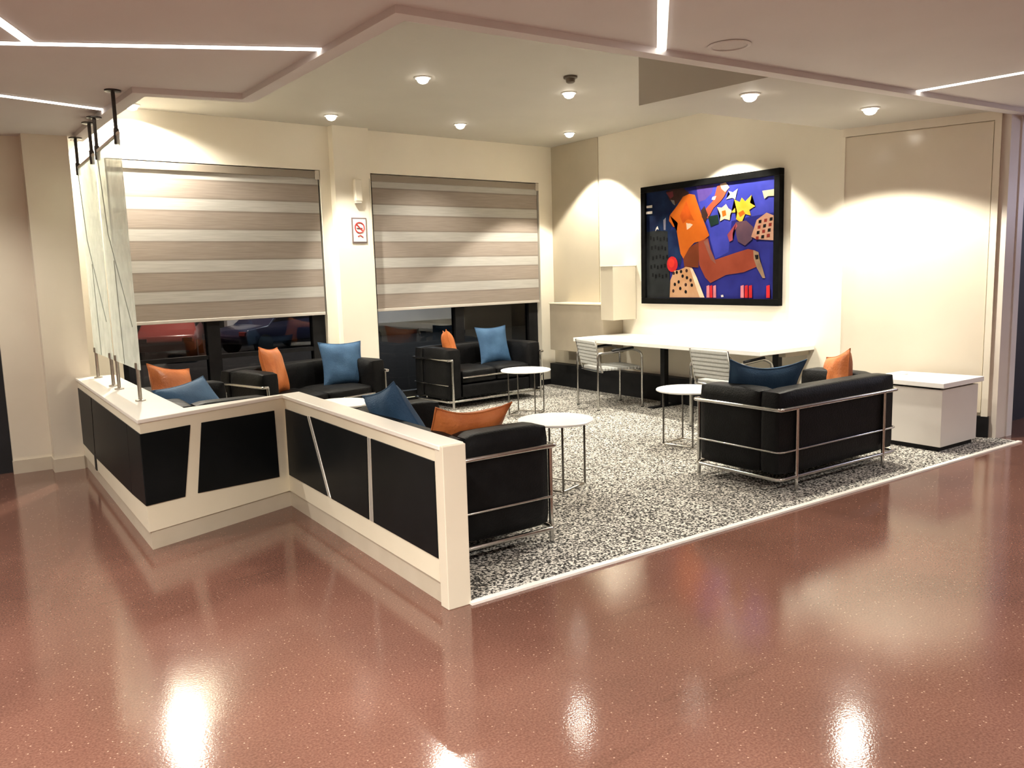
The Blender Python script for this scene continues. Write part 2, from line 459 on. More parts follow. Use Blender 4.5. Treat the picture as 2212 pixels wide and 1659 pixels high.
# roller blinds
def blind(s0, s1, label):
    root = empty('roller_blind', (0, 0, 0))
    q = B(); slab(q, tuple(W0), tuple(WU), tuple(WN), [(s0 + .01, 1.055), (s1 - .01, 1.055), (s1 - .01, 2.40), (s0 + .01, 2.40)], .016, .021)
    link('fabric', q, M['blind'], root)
    q = B(); slab(q, tuple(W0), tuple(WU), tuple(WN), [(s0, 2.39), (s1, 2.39), (s1, 2.462), (s0, 2.462)], .002, .06, .006)
    link('head_rail', q, mat('blind_rail', (.24, .20, .16), .4), root)
    q = B(); slab(q, tuple(W0), tuple(WU), tuple(WN), [(s0 + .008, 1.035), (s1 - .008, 1.035), (s1 - .008, 1.065), (s0 + .008, 1.065)], .010, .028, .004)
    link('bottom_bar', q, mat('blind_bar', (.52, .48, .43), .4), root)
    q = B(); slab(q, tuple(W0), tuple(WU), tuple(WN), [(s1 - .045, 2.375), (s1, 2.375), (s1, 2.465), (s1 - .045, 2.465)], -.012, .002, .004)
    link('end_bracket', q, mat('blind_bracket', (.50, .45, .38), .4), root)
    return tag(root, label, 'blind', 'striped roller blinds')
blind(.43, 2.38, 'striped roller blind on the left window behind the glass screens')
blind(2.965, 5.225, 'striped roller blind on the right window beside the painting wall')

# ------------------------------------------------------------------ low partition
AB = Vector((.788, 4.54)); BC = Vector((1.672, 4.88)); PO = Vector((1.637, 2.905)); AW = Vector((.806, 6.995))
part = empty('low_partition', (1.66, 4.85, 0))
tag(part, 'cream zigzag low partition with black inset panels and white cap', 'partition')
def P(o): o.parent = part; o.matrix_parent_inverse = Matrix.Translation(-Vector((1.66, 4.85, 0))); return o
outer = [AW, AB, BC, PO]
T = .105
innr = [Vector((1.056, 6.995)), Vector((1.056, 4.772)), BC + Vector((.108, .045)), PO + Vector((.102, .0))]
poly = [tuple(v) for v in outer] + [tuple(v) for v in innr[::-1]]
def shift(pts_out, pts_in, d_out, d_in):
    return None
q = B(); prism(q, poly, .10, CAPZ - .022)
P(link('body', q, M['laminate']))
# skirting set a little back from the face
sk_out = [AW + Vector((.012, 0)), AB + Vector((.012, .010)), BC + Vector((.008, .012)), PO + Vector((.012, .008))]
q = B(); prism(q, [tuple(v) for v in sk_out] + [tuple(v - Vector((.004, -.004))) for v in innr[::-1]], 0, .10)
P(link('skirting', q, M['skirting']))
cap_out = [AW + Vector((-.012, 0)), AB + Vector((-.012, -.012)), BC + Vector((-.011, -.010)), PO + Vector((-.010, -.006))]
cap_in = [innr[0] + Vector((.012, 0)), innr[1] + Vector((.012, .012)), innr[2] + Vector((.012, .01)), innr[3] + Vector((.010, -.006))]
q = B(); prism(q, [tuple(v) for v in cap_out] + [tuple(v) for v in cap_in[::-1]], CAPZ - .022, CAPZ, .004)
P(link('cap', q, M['captop']))
# end post at the free end
q = B(); prism(q, [(PO.x - .006, PO.y - .03), (PO.x + .106, PO.y - .03), (PO.x + .106, PO.y + .035), (PO.x - .006, PO.y + .035)], 0, CAPZ - .002, .003)
P(link('end_post', q, noisy('end_post_laminate', (.68, .61, .48), (.70, .63, .50), 5, .4)))
def face(a, b):
    u = (b - a).normalized(); n = Vector((u.y, -u.x))
    mid = (a + b) / 2
    if n.dot(-mid) < 0: n = -n          # towards the corridor
    return tuple(a), tuple(u), tuple(n)
fB = face(AB, BC); fC = face(BC, PO); fA = face(AB, AW)
Z0, Z1 = .205, .628
panels = [(fB, [(-.004, Z0 + .04), (.225, Z0 + .035), (.292, Z1), (-.004, Z1)]),
          (fB, [(.305, Z0 + .035), (.872, Z0), (.866, Z1 - .01), (.362, Z1)]),
          (fC, [(.020, Z0), (.655, Z0), (.395, Z1 - .006), (.022, Z1 - .01)]),
          (fC, [(.715, Z0), (1.210, Z0), (1.235, Z1), (.455, Z1)]),
          (fC, [(1.268, Z0), (1.925, Z0), (1.925, Z1), (1.285, Z1)]),
          (fA, [(-.004, Z0 + .04), (.40, Z0 + .02), (.37, Z1), (-.004, Z1)]),
          (fA, [(.405, Z0 + .02), (1.80, Z0 - .01), (1.72, Z1), (.375, Z1)]),
          (fA, [(1.83, Z0 - .01), (2.44, Z0 - .01), (2.44, Z1), (1.75, Z1)])]
for (o, u, n), qd in panels:
    q = B(); slab(q, o, u, n, qd, -.004, .005, .0015)
    P(link('black_panel', q, M['blackpanel']))
for (o, u, n), qd in ((fC, [(.662, Z0), (.700, Z0), (.440, Z1), (.412, Z1)]), (fC, [(1.222, Z0), (1.258, Z0), (1.275, Z1), (1.245, Z1)])):
    q = B(); slab(q, o, u, n, qd, -.004, .004, .0015)
    P(link('silver_strip', q, M['silver']))
q = B(); slab(q, fA[0], fA[1], fA[2], [(1.80, .10), (1.87, .10), (1.87, .22), (1.80, .22)], -.002, .006, .001)
P(link('cover_plate', q, M['black']))

# frosted glass screens on the partition
SX = .932
def screen(y0, y1, label):
    root = tag(empty('glass_screen', (SX, (y0 + y1) / 2, CAPZ)), label, 'glass screen', 'frosted glass screens on the partition')
    r2 = Matrix.Translation(-Vector((SX, (y0 + y1) / 2, CAPZ)))
    def ad(o): o.parent = root; o.matrix_parent_inverse = r2; return o
    q = B(); box(q, SX - .005, SX + .005, y0, y1, .895, 2.245, .002); pane = ad(link('pane', q, M['frosted']))
    # etched seams on the pane
    q = B()
    for a, b in (((y0 + .10 * (y1 - y0), 1.15), (y0 + .75 * (y1 - y0), 1.72)), ((y0 + .55 * (y1 - y0), .90), (y0 + .60 * (y1 - y0), 1.55)), ((y0 + .75 * (y1 - y0), 1.72), (y0 + .92 * (y1 - y0), 2.24))):
        tube(q, [(SX - .0055, a[0], a[1]), (SX - .0055, b[0], b[1])], .003, 6)
    ad(link('etched_line', q, mat('etched_seam', (.28, .30, .26), .5)))
    q = B(); box(q, SX - .007, SX + .007, y0 + .002, y1 - .002, 2.245, 2.262, .002); ad(link('edge_strip', q, mat('pale_strip', (.75, .70, .58), .4)))
    for y in (y0 + .07, y1 - .05):
        TZ = H1 - .0005 if y < 5.5 else HB - .0005
        q = B(); lathe(q, [(0, CAPZ), (.030, CAPZ), (.030, CAPZ + .008), (.011, CAPZ + .012), (.011, .90), (.016, .90), (.016, .935), (0, .935)], 16, (SX, y))
        ad(link('lower_post', q, M['steel'], smooth=True))
        q = B(); lathe(q, [(0, 2.20), (.016, 2.20), (.016, 2.285), (.011, 2.29), (.011, TZ), (0, TZ)], 16, (SX, y))
        up = ad(link('upper_post', q, M['darksteel'], smooth=True))
        q = B(); lathe(q, [(0, TZ - .012), (.02, TZ - .012), (.045, TZ - .008), (.045, TZ), (0, TZ)], 20, (SX, y))
        link('ceiling_flange', q, M['darksteel'], up, smooth=True)
screen(5.20, 6.02, 'frosted glass screen on the partition nearest its corner')
screen(6.12, 6.90, 'frosted glass screen on the partition next to the left wall')

# ------------------------------------------------------------------ lights
def led(a, b, label, w=.043):
    a = Vector(a); b = Vector(b); u = (b - a).normalized(); n = Vector((-u.y, u.x))
    def pl(h): return [tuple(a - n * h), tuple(b - n * h), tuple(b + n * h), tuple(a + n * h)]
    root = tag(empty('led_strip_light', ((a.x + b.x) / 2, (a.y + b.y) / 2, H1)), label, 'strip light', 'recessed strip lights')
    r2 = Matrix.Translation(-root.location)
    q = B(); prism(q, pl(w / 2 + .004), H1 - .0025, H1 - .0002); o = link('channel', q, M['ring'], root); o.matrix_parent_inverse = r2
    q = B(); prism(q, pl(w / 2), H1 - .006, H1 - .0025); o = link('diffuser', q, M['led'], root); o.matrix_parent_inverse = r2
led((-2.2, 5.647), (1.66, 3.89), 'long strip light across the upper left corridor ceiling')
led((.445, 4.405), (-.75, 1.75), 'strip light slanting off the long one at upper left')
led((-2.2, 4.90), (1.0, 5.86), 'strip light above the partition ending beside the glass screens')
led((3.165, 3.145), (1.30, 1.258), 'strip light running down from the lounge ceiling corner')
led((5.346, 3.05), (5.60, 1.10), 'strip light at upper right above the pale box cabinet')

def downlight(x, y, z, label, power=45, cone=105, blend=.25, color=(1, .94, .80), tilt=None):
    root = tag(empty('downlight', (x, y, z)), label, 'ceiling light', 'round recessed downlights')
    q = B(); lathe(q, [(.048, -.0005), (.066, -.0005), (.066, -.006), (.058, -.010), (.048, -.006), (.048, -.0005)], 28)
    link('trim_ring', q, M['ring'], root, smooth=True)
    q = B(); lathe(q, [(0, -.048), (.018, -.046), (.034, -.038), (.044, -.024), (.047, -.008), (.040, -.001), (0, -.001)], 24)
    link('lamp_lens', q, M['lens'], root)
    d = bpy.data.lights.new('downlight_beam', 'SPOT'); d.energy = power; d.spot_size = R(cone); d.spot_blend = blend
    d.color = color; d.shadow_soft_size = .03
    o = bpy.data.objects.new('downlight_beam', d); COL.objects.link(o); o.parent = root; o.location = (0, 0, -.085)
    if tilt: o.rotation_euler = tilt
    return root
downlight(3.197, 5.705, H2, 'downlight nearest the corridor on the left of the lounge ceiling', 75, 135, .5)
downlight(4.546, 5.606, H2, 'downlight just behind the dark smoke detector', 60, 125, .5)
downlight(3.156, 7.393, H2, 'downlight in front of the white pier between the windows', 110, 74, .6, tilt=(0, -R(18), 0))
downlight(4.474, 7.257, H2, 'downlight in front of the right window blind', 45, 120, .6)
downlight(5.827, 7.19, H2, 'downlight in the far right corner by the greige cabinets', 125, 100, .2)
downlight(5.76, 5.30, H2, 'downlight hidden behind the soffit, above the painting', 150, 100, .2)
downlight(4.44, 3.62, H1 + .005, 'downlight in the soffit nearer the strip light corner', 45)
downlight(5.64, 3.522, H1 + .005, 'downlight in the soffit nearest the right wall panel', 120, 126, .25)
downlight(1.50, 7.69, H2, 'bright downlight washing the left window wall', 180, 158, .5)
for x, y, p in ((.9, .3, 170), (3.6, .3, 100), (-.9, 2.2, 200), (-1.25, 4.55, 110), (-.25, 6.25, 48), (.15, 1.9, 150), (6.4, .4, 75), (2.2, -1.8, 160), (-1.6, -.6, 160), (5.2, -1.8, 90)):  # unseen lamps added to brighten the corridor, partition and left wall
    downlight(x, y, H1, 'unseen downlight added to brighten the corridor', p, 140, .7, (1, .955, .88))

# things on the ceiling
sd = tag(empty('smoke_detector', (4.191, 5.147, H2)), 'small dark smoke detector on the lounge ceiling', 'smoke detector')
q = B(); lathe(q, [(0, -.002), (.055, -.002), (.055, -.014), (.048, -.018), (0, -.018)], 24); link('base', q, M['detector'], sd, smooth=True)
q = B(); lathe(q, [(0, -.018), (.038, -.018), (.034, -.044), (.022, -.052), (0, -.053)], 24); link('sensor_cap', q, M['detector'], sd, smooth=True)
sp = tag(empty('ceiling_speaker', (3.37, 2.88, H1)), 'round white grille speaker flush in the corridor ceiling', 'speaker')
q = B(); lathe(q, [(.086, -.0005), (.105, -.0005), (.108, -.004), (.100, -.008), (.090, -.008), (.086, -.004)], 36); link('rim', q, noisy('speaker_rim', (.60, .56, .53), (.62, .58, .55), 9, .6), sd if False else sp, smooth=True)
q = B(); lathe(q, [(0, -.003), (.087, -.003), (.087, -.001), (0, -.0008)], 36); link('grille', q, noisy('speaker_grille', (.52, .47, .44), (.62, .57, .53), 300, .7), sp)
bk = tag(empty('wall_spotlight', (6.93, 2.955, 2.44)), 'small black round spotlight at the top of the right pillar', 'spotlight')
q = B(); tube(q, [(0, .03, 0), (0, -.05, -.005)], .036, 16); link('lamp_head', q, M['black'], bk, smooth=True)
q = B(); tube(q, [(0, .01, .02), (0, .01, .058)], .008, 8); link('stem', q, M['black'], bk, smooth=True)

# ------------------------------------------------------------------ sofas
SOFA_H = .64
def make_sofa(w, d=.68):
    root = empty('sofa')
    hw, hd = w / 2, d / 2; arm = .165; i = .014
    for s in (-1, 1):
        x0, x1 = sorted((s * (hw - i), s * (hw - i - arm)))
        q = B(); cushion(q, x0, x1, -hd + .02, hd - i - .150, .115, SOFA_H - .004, .008, .028)
        link('arm_cushion', q, M['leather'], root, smooth=True)
    q = B(); cushion(q, -hw + i, hw - i, hd - i - .152, hd - i, .115, SOFA_H, .006, .028)
    link('back_cushion', q, M['leather'], root, smooth=True)
    for s in (-1, 1):
        x0, x1 = sorted((s * .003, s * (hw - i - arm - .004)))
        q = B(); cushion(q, x0, x1, -hd + .014, hd - i - .156, .265, .415, .014, .032)
        link('seat_cushion', q, M['leather'], root, smooth=True)
    q = B(); cushion(q, -hw + i + arm + .004, hw - i - arm - .004, -hd + .018, hd - i - .156, .118, .262, .005, .02)
    link('seat_base', q, M['leather'], root, smooth=True)
    def U(z, r, front=-hd - .004, fil=.05):
        q = B(); tube(q, [(-hw, front, z), (-hw, hd, z), (hw, hd, z), (hw, front, z)], r, 10, fil); return q
    f = -hd - .010
    q = B(); tube(q, [(-hw + .045, f, .528), (-hw, f, .528), (-hw, hd, .528), (hw, hd, .528), (hw, f, .528), (hw - .045, f, .528)], .0125, 10, .03)
    link('top_rail', q, M['chrome'], root, smooth=True)
    link('middle_rail', U(.265, .0065, -hd + .02), M['chrome'], root, smooth=True)
    q = B(); tube(q, [(-hw, -hd, .095), (-hw, hd, .095), (hw, hd, .095), (hw, -hd, .095)], .0125, 10, .05, closed=True)
    link('bottom_rail', q, M['chrome'], root, smooth=True)
    q = B(); tube(q, [(-hw + arm + .01, -hd - .002, .335), (hw - arm - .01, -hd - .002, .335)], .009, 10)
    link('front_rail', q, M['chrome'], root, smooth=True)
    for s in (-1, 1):
        q = B(); tube(q, [(s * (hw - .045), -hd - .008, 0.008), (s * (hw - .045), -hd - .008, .53)], .0125, 10); link('leg', q, M['chrome'], root, smooth=True)
        q = B(); tube(q, [(s * (hw - .165), hd + .002, 0.008), (s * (hw - .165), hd + .002, .53)], .0115, 10); link('leg', q, M['chrome'], root, smooth=True)
    return root
grp = 'black leather sofas with chrome frames'
def place(o, x, y, rz, label):
    o.location = (x, y, 0); o.rotation_euler = (0, 0, R(rz)); tag(o, label, 'sofa', grp)
s1 = make_sofa(1.28); place(s1, 4.745, 3.435, 180, 'black leather sofa with its back to the corridor, beside the white box cabinet')
s2 = copy_tree(s1); place(s2, 2.150, 3.885, 90, 'black leather sofa against the inner side of the partition end post')
s4 = copy_tree(s1); place(s4, 4.83, 7.62, 4, 'black leather sofa in front of the right window')
s5 = copy_tree(s1); place(s5, 1.43, 5.95, 90, 'black leather sofa in the nook behind the glass screens')
s3 = make_sofa(1.36); place(s3, 2.66, 7.12, 15.5, 'black leather sofa in front of the left window and pier')

# ------------------------------------------------------------------ pillows
def make_pillow(m, size=.43, th=.13, sag=0.0):
    n = 18; bm = B(); grid = {}
    for side in (1, -1):
        for i in range(n + 1):
            for j in range(n + 1):
                u = -1 + 2 * i / n; v = -1 + 2 * j / n
                edge_ = i in (0, n) or j in (0, n)
                if edge_ and side == -1: continue
                x = u * (1 - .11 * (1 - v * v)) * size / 2
                z = v * (1 - .11 * (1 - u * u)) * size / 2
                t = th / 2 * (max(0, 1 - u ** 4) * max(0, 1 - v ** 4)) ** .62
                t += .006 * math.sin(5 * u + 2 * v) * math.cos(4 * v - u) * (1 - u * u) * (1 - v * v)
                z -= sag * (1 - u * u) * max(0, v)
                grid[side, i, j] = bm.verts.new((x, side * t, z))
    def V(s, i, j): return grid.get((s, i, j)) or grid[1, i, j]
    for s in (1, -1):
        for i in range(n):
            for j in range(n):
                f = [V(s, i, j), V(s, i + 1, j), V(s, i + 1, j + 1), V(s, i, j + 1)]
                bm.faces.new(f if s == -1 else f[::-1])
    rim = [grid[1, i, 0].co.copy() for i in range(n + 1)] + [grid[1, n, j].co.copy() for j in range(1, n + 1)] + \
          [grid[1, i, n].co.copy() for i in range(n - 1, -1, -1)] + [grid[1, 0, j].co.copy() for j in range(n - 1, 0, -1)]
    o = link('throw_pillow', bm, m, smooth=True)
    q = B(); tube(q, rim, .0045, 6, 0, closed=True)
    link('piping', q, m, o, smooth=True)
    return o
pb = make_pillow(M['blue']); po = make_pillow(M['orange']); pbs = make_pillow(M['blue'], .50, .13, .05); pos = make_pillow(M['orange'], .46, .14, .03)
used = set()
def pillow(src, loc, rx, ry, rz, label):
    o = src if src.name not in used else copy_tree(src)
    used.add(src.name)
    o.location = loc; o.rotation_mode = 'ZYX' if False else 'XYZ'
    o.rotation_euler = (Matrix.Rotation(R(rz), 3, 'Z') @ Matrix.Rotation(R(rx), 3, 'X') @ Matrix.Rotation(R(ry), 3, 'Y')).to_euler()
    tag(o, label, 'pillow', 'blue throw pillows' if src in (pb, pbs) else 'orange throw pillows')
pillow(pbs, (4.42, 3.49, .585), 30, 2, -34, 'blue pillow leaning inside the back of the sofa nearest the box cabinet')
pillow(po, (5.24, 3.47, .555), 6, 14, 54, 'orange pillow propped by the arm near the white box cabinet')
pillow(pos, (2.13, 3.55, .555), 30, 4, 0, 'orange pillow lying along the near arm of the sofa by the end post')
pillow(pb, (2.03, 4.06, .60), -24, 18, 97, 'blue pillow tipped on its corner beside the partition')
pillow(pb, (3.05, 7.20, .60), -16, 2, 2, 'blue pillow standing in front of the white pier')
pillow(po, (2.35, 7.05, .61), -14, 6, 52, 'orange pillow at the left end of the left window sofa')
pillow(pb, (5.07, 7.68, .605), -14, 0, 4, 'blue pillow standing in front of the right window')
pillow(po, (4.47, 7.62, .605), -14, 6, 66, 'orange pillow by the left arm of the right window sofa')
pillow(pb, (1.36, 5.72, .565), -42, -8, 22, 'blue pillow in the nook beside the lowest edge of the glass screen')
pillow(po, (1.32, 6.20, .60), -16, 12, 40, 'orange pillow behind the blue one in the glass screen nook')

# ------------------------------------------------------------------ side tables
def make_side_table():
    root = empty('side_table')
    q = B(); lathe(q, [(0, .436), (.238, .436), (.246, .440), (.246, .448), (.242, .452), (0, .452)], 48)
    link('table_top', q, M['white'], root, smooth=True)
    a = .135
    for sx, sy in ((1, 1), (1, -1), (-1, -1), (-1, 1)):
        q = B(); tube(q, [(sx * a, sy * a, .014), (sx * a, sy * a, .437)], .0075, 8); link('leg', q, M['darksteel2'] if 'darksteel2' in M else M['steel'], root, smooth=True)
    q = B(); tube(q, [(a, a, .0155), (a, -a, .0155), (-a, -a, .0155), (-a, a, .0155)], .0070, 8, .02, closed=True); link('base_ring', q, M['steel'], root, smooth=True)
    return root
M['darksteel2'] = noisy('gunmetal', (.16, .15, .14), (.20, .19, .18), 30, .25, metal=1.0)
t0 = make_side_table()
for k, (x, y, rz, lab) in enumerate(((3.19, 4.135, 20, 'round white side table by the front arm of the end post sofa'),
                                     (4.665, 6.505, 35, 'round white side table in front of the right window sofa'),
                                     (4.775, 4.475, 10, 'round white side table behind the corridor facing sofa back'),
                                     (2.43, 5.84, 0, 'round white side table just beyond the partition bend'))):
    o = t0 if k == 0 else copy_tree(t0)
    o.location = (x, y, .008); o.rotation_euler = (0, 0, R(rz)); tag(o, lab, 'side table', 'round white side tables')

# ------------------------------------------------------------------ counter table
ct = tag(empty('counter_table', (5.9, 5.64, 0)), 'long white counter table under the painting on the right wall', 'table')
c2 = Matrix.Translation(-ct.location)
def ctp(n, q, m, smooth=False):
    o = link(n, q, m, ct, smooth); o.matrix_parent_inverse = c2; return o
q = B(); box(q, 5.555, 6.296, 4.40, 6.855, .655, .695, .004); ctp('table_top', q, M['white'])
for y in (4.55, 5.92):
    q = B(); box(q, 5.95, 6.01, y - .03, y + .03, .02, .655, .004); lg = ctp('leg', q, M['black'])
    q = B(); box(q, 5.78, 6.18, y - .035, y + .035, .009, .022, .003); link('foot_plate', q, M['black'], lg)
q = B(); box(q, 5.96, 6.29, 4.45, 6.80, .610, .655, .003); ctp('support_rail', q, M['greige'])

# ------------------------------------------------------------------ chairs
def make_chair():
    root = empty('armchair')          # faces local -y
    w, d = .47, .50; r = .011
    for s in (-1, 1):
        x = s * w / 2
        q = B(); tube(q, [(x, -d / 2, .010), (x, -d / 2, .565), (x, -d / 2 + .10, .612), (x, d / 2 - .14, .585), (x, d / 2, .585), (x, d / 2, .010)], r, 10, .045)
        fr = link('side_frame', q, M['chrome'], root, smooth=True)
        q = B(); tube(q, [(x, -d / 2 + .10, .622), (x, d / 2 - .16, .603)], .014, 10); link('armrest', q, M['black'], fr, smooth=True)
        for y in (-d / 2, d / 2):
            q = B(); lathe(q, [(0, .0085), (.016, .0085), (.016, .016), (0, .016)], 14, (x, y)); link('foot', q, M['black'], fr)
    for y in (-d / 2 + .02, d / 2 - .05):
        q = B(); tube(q, [(-w / 2, y, .395), (w / 2, y, .395)], .010, 10); link('cross_rail', q, M['chrome'], root, smooth=True)
    # ribbed seat
    q = B(); n = 12
    for k in range(n):
        y0 = -d / 2 + .005 + k * (d - .06) / n
        cushion(q, -w / 2 + .02, w / 2 - .02, y0, y0 + (d - .06) / n - .002, .40, .432, .002, .008)
    link('seat', q, M['meshback'], root, smooth=True)
    q = B(); n = 7
    for k in range(n):
        z0 = .455 + k * .036; y = d / 2 - .05 + k * .008
        cushion(q, -w / 2 + .02, w / 2 - .02, y, y + .028, z0, z0 + .034, .002, .008)
    link('backrest', q, M['meshback'], root, smooth=True)
    for s in (-1, 1):
        q = B(); tube(q, [(s * (w / 2 - .012), d / 2 - .05, .40), (s * (w / 2 - .012), d / 2 - .035, .46), (s * (w / 2 - .012), d / 2 + .02, .705)], .009, 8, .02); link('back_post', q, M['chrome'], root, smooth=True)
    return root
c0 = make_chair(); c0.location = (5.61, 6.34, 0); c0.rotation_euler = (0, 0, R(76)); tag(c0, 'chrome armchair at the far end of the counter table', 'chair', 'chrome armchairs at the counter')
c1 = copy_tree(c0); c1.location = (5.60, 4.74, 0); c1.rotation_euler = (0, 0, R(86)); tag(c1, 'chrome armchair with its ribbed grey back just left of a blue pillow', 'chair', 'chrome armchairs at the counter')

# ------------------------------------------------------------------ cabinets
cb = tag(empty('storage_box_cabinet', (6.25, 3.45, 0)), 'pale box cabinet with white overhanging top at the right', 'cabinet')
r2 = Matrix.Translation(-cb.location)
def cbp(n, q, m, smooth=False):
    o = link(n, q, m, cb, smooth); o.matrix_parent_inverse = r2; return o
cu = (6.62, 3.06)
q = B(); prism(q, [(5.905, 3.055), (6.425, 3.055), (6.36, 3.62), (5.905, 3.62)], .045, .468, .003); cbp('body', q, M['greyside'])
q = B(); prism(q, [(5.93, 3.08), (6.41, 3.08), (6.35, 3.60), (5.93, 3.60)], .009, .045); cbp('plinth', q, M['black'])
q = B(); prism(q, [(5.935, 3.085), (6.405, 3.085), (6.35, 3.60), (5.935, 3.60)], .468, .484); cbp('shadow_gap', q, M['black'])
q = B(); prism(q, [(5.885, 3.035), (6.47, 3.035), (6.37, 3.64), (5.885, 3.64)], .484, .522, .004); cbp('top', q, M['white'])
q = B(); lathe(q, [(0, .522), (.032, .522), (.032, .526), (.024, .530), (0, .530)], 20, (6.20, 3.52)); cbp('cable_grommet', q, M['plastic'], True)

wc = tag(empty('wall_cabinet', (6.15, 7.35, .47)), 'low greige wall cabinet in the far corner left of the counter', 'cabinet')
r3 = Matrix.Translation(-wc.location)
q = B(); box(q, 6.0, 6.298, 6.875, 7.84, .475, 1.020, .003); o = link('body', q, M['greige'], wc); o.matrix_parent_inverse = r3
q = B(); box(q, 5.992, 6.298, 6.868, 7.848, 1.020, 1.036, .003); o = link('top', q, M['laminate'], wc); o.matrix_parent_inverse = r3
uc = tag(empty('wall_cabinet', (6.2, 6.8, .86)), 'pale upright wall cabinet above the counter left of the painting', 'cabinet')
r4 = Matrix.Translation(-uc.location)
q = B(); box(q, 5.96, 6.298, 6.66, 6.862, .862, 1.44, .003)
o = link('body', q, M['beige'], uc); o.matrix_parent_inverse = r4
q = B(); box(q, 5.955, 6.298, 6.655, 6.864, 1.4405, 1.452, .002); o = link('top', q, M['wall'], uc); o.matrix_parent_inverse = r4

# ------------------------------------------------------------------ sign and wall bits on the pier
def pier(s0, s1, z0, z1, d0, d1, bev=0.0):
    q = B(); slab(q, tuple(W0), tuple(WU), tuple(WN), [(s0, z0), (s1, z0), (s1, z1), (s0, z1)], d0, d1, bev); return q
sg = tag(empty('no_smoking_sign', wpt(2.74, -.105) + (1.87,)), 'small framed no smoking sign on the white pier', 'sign')
r5 = Matrix.Translation(-sg.location)
PD = -.1005
q = pier(2.655, 2.825, 1.75, 2.005, PD - .010, PD, .003); o = link('frame', q, mat('sign_frame', (.16, .12, .12), .4), sg); o.matrix_parent_inverse = r5
q = pier(2.669, 2.811, 1.765, 1.990, PD - .012, PD - .0095); o = link('sign_face', q, M['signwhite'], sg); o.matrix_parent_inverse = r5
def pc(s, z, d): p = wpt(s, d); return Vector((p[0], p[1], z))
q = B(); tube(q, [pc(2.74 + .052 * math.cos(2 * PI * k / 28), 1.905 + .052 * math.sin(2 * PI * k / 28), PD - .0135) for k in range(28)], .0065, 6, 0, closed=True)
tube(q, [pc(2.74 - .038, 1.905 + .038, PD - .0135), pc(2.74 + .038, 1.905 - .038, PD - .0135)], .0065, 6)
o = link('prohibition_ring', q, M['signred'], sg, smooth=True); o.matrix_parent_inverse = r5
q = B(); tube(q, [pc(2.705, 1.898, PD - .013), pc(2.77, 1.898, PD - .013)], .006, 6)
o = link('cigarette', q, mat('sign_black', (.08, .03, .03), .5), sg, smooth=True); o.matrix_parent_inverse = r5
q = B(); tube(q, [pc(2.715, 1.815, PD - .013), pc(2.745, 1.828, PD - .013), pc(2.775, 1.808, PD - .013)], .006, 6)
o = link('lettering', q, M['signred'], sg, smooth=True); o.matrix_parent_inverse = r5
ms = tag(empty('motion_sensor', wpt(2.73, -.105) + (2.3,)), 'small cream sensor box high on the pier above the sign', 'sensor')
r6 = Matrix.Translation(-ms.location)
q = pier(2.695, 2.775, 2.165, 2.385, PD - .05, PD, .008); o = link('housing', q, M['wall'], ms); o.matrix_parent_inverse = r6
q = pier(2.70, 2.765, 2.145, 2.166, PD - .045, PD - .004, .003); o = link('lens_strip', q, M['plastic'], ms); o.matrix_parent_inverse = r6
ch = B(); tube(ch, [pc(2.88, 2.40, -.112), pc(2.882, 1.62, -.112)], .0035, 6)
tag(link('blind_chain', ch, M['plastic'], smooth=True), 'thin pull chain of the right blind hanging down the pier', 'blind chain')

# ------------------------------------------------------------------ painting
pt = tag(empty('framed_painting', (6.28, 5.60, 1.655)), 'large black framed colourful painting above the counter table', 'painting')
r7 = Matrix.Translation(-pt.location)
PY0, PY1, PZ0, PZ1 = 4.745, 6.515, 1.035, 2.262
def pp(n, q, m, smooth=False):
    o = link(n, q, m, pt, smooth); o.matrix_parent_inverse = r7; return o
q = B(); fw = .062
box(q, 6.235, 6.298, PY0, PY1, PZ0, PZ0 + fw, .003); box(q, 6.235, 6.298, PY0, PY1, PZ1 - fw, PZ1, .003)
box(q, 6.235, 6.298, PY0, PY0 + fw, PZ0 + fw, PZ1 - fw, .003); box(q, 6.235, 6.298, PY1 - fw, PY1, PZ0 + fw, PZ1 - fw, .003)
pp('frame', q, noisy('black_frame', (.002, .002, .002), (.004, .004, .004), 20, .5, spec=.06))
# the picture is a flat canvas; sketch units follow the composition from left to right, top to bottom
AM = []
def ac(c, c2=None, sc=6):
    c = tuple(v ** 1.12 * .50 for v in c); c2 = tuple(v ** 1.12 * .48 for v in c2) if c2 else None
    AM.append(noisy('paint_%d' % len(AM), c, c2 or tuple(min(1, v * 1.45) for v in c), sc, .5, spec=.08)); return len(AM) - 1
def uv(x, y):
    u = (x - 100) / 1465.0
    top = 270 - 120 * u; bot = 1545 + 10 * u
    v = (y - top) / (bot - top)
    s = u / (1.106 * (1 - u) + u)
    return PY1 - fw - s * (PY1 - PY0 - 2 * fw), PZ1 - fw - v * (PZ1 - PZ0 - 2 * fw)
abm = B(); layer = [0]
def paint(pts, mi):
    layer[0] += 1
    x = 6.262 - layer[0] * .00012
    vs = []
    for a, b in pts:
        yy, zz = uv(a, b)
        vs.append(abm.verts.new((x, min(max(yy, PY0 + fw), PY1 - fw), min(max(zz, PZ0 + fw), PZ1 - fw))))
    f = abm.faces.new(vs); f.material_index = mi
    bmesh.ops.triangulate(abm, faces=[f])
def blob(cx, cy, rx, ry, mi, n=14): paint([(cx + rx * math.cos(2 * PI * k / n), cy + ry * math.sin(2 * PI * k / n)) for k in range(n)], mi)
blue = ac((.030, .030, .22), (.045, .05, .32), 4); blue2 = ac((.06, .07, .42), (.09, .10, .55), 5); night = ac((.012, .022, .085), (.025, .06, .16), 6)
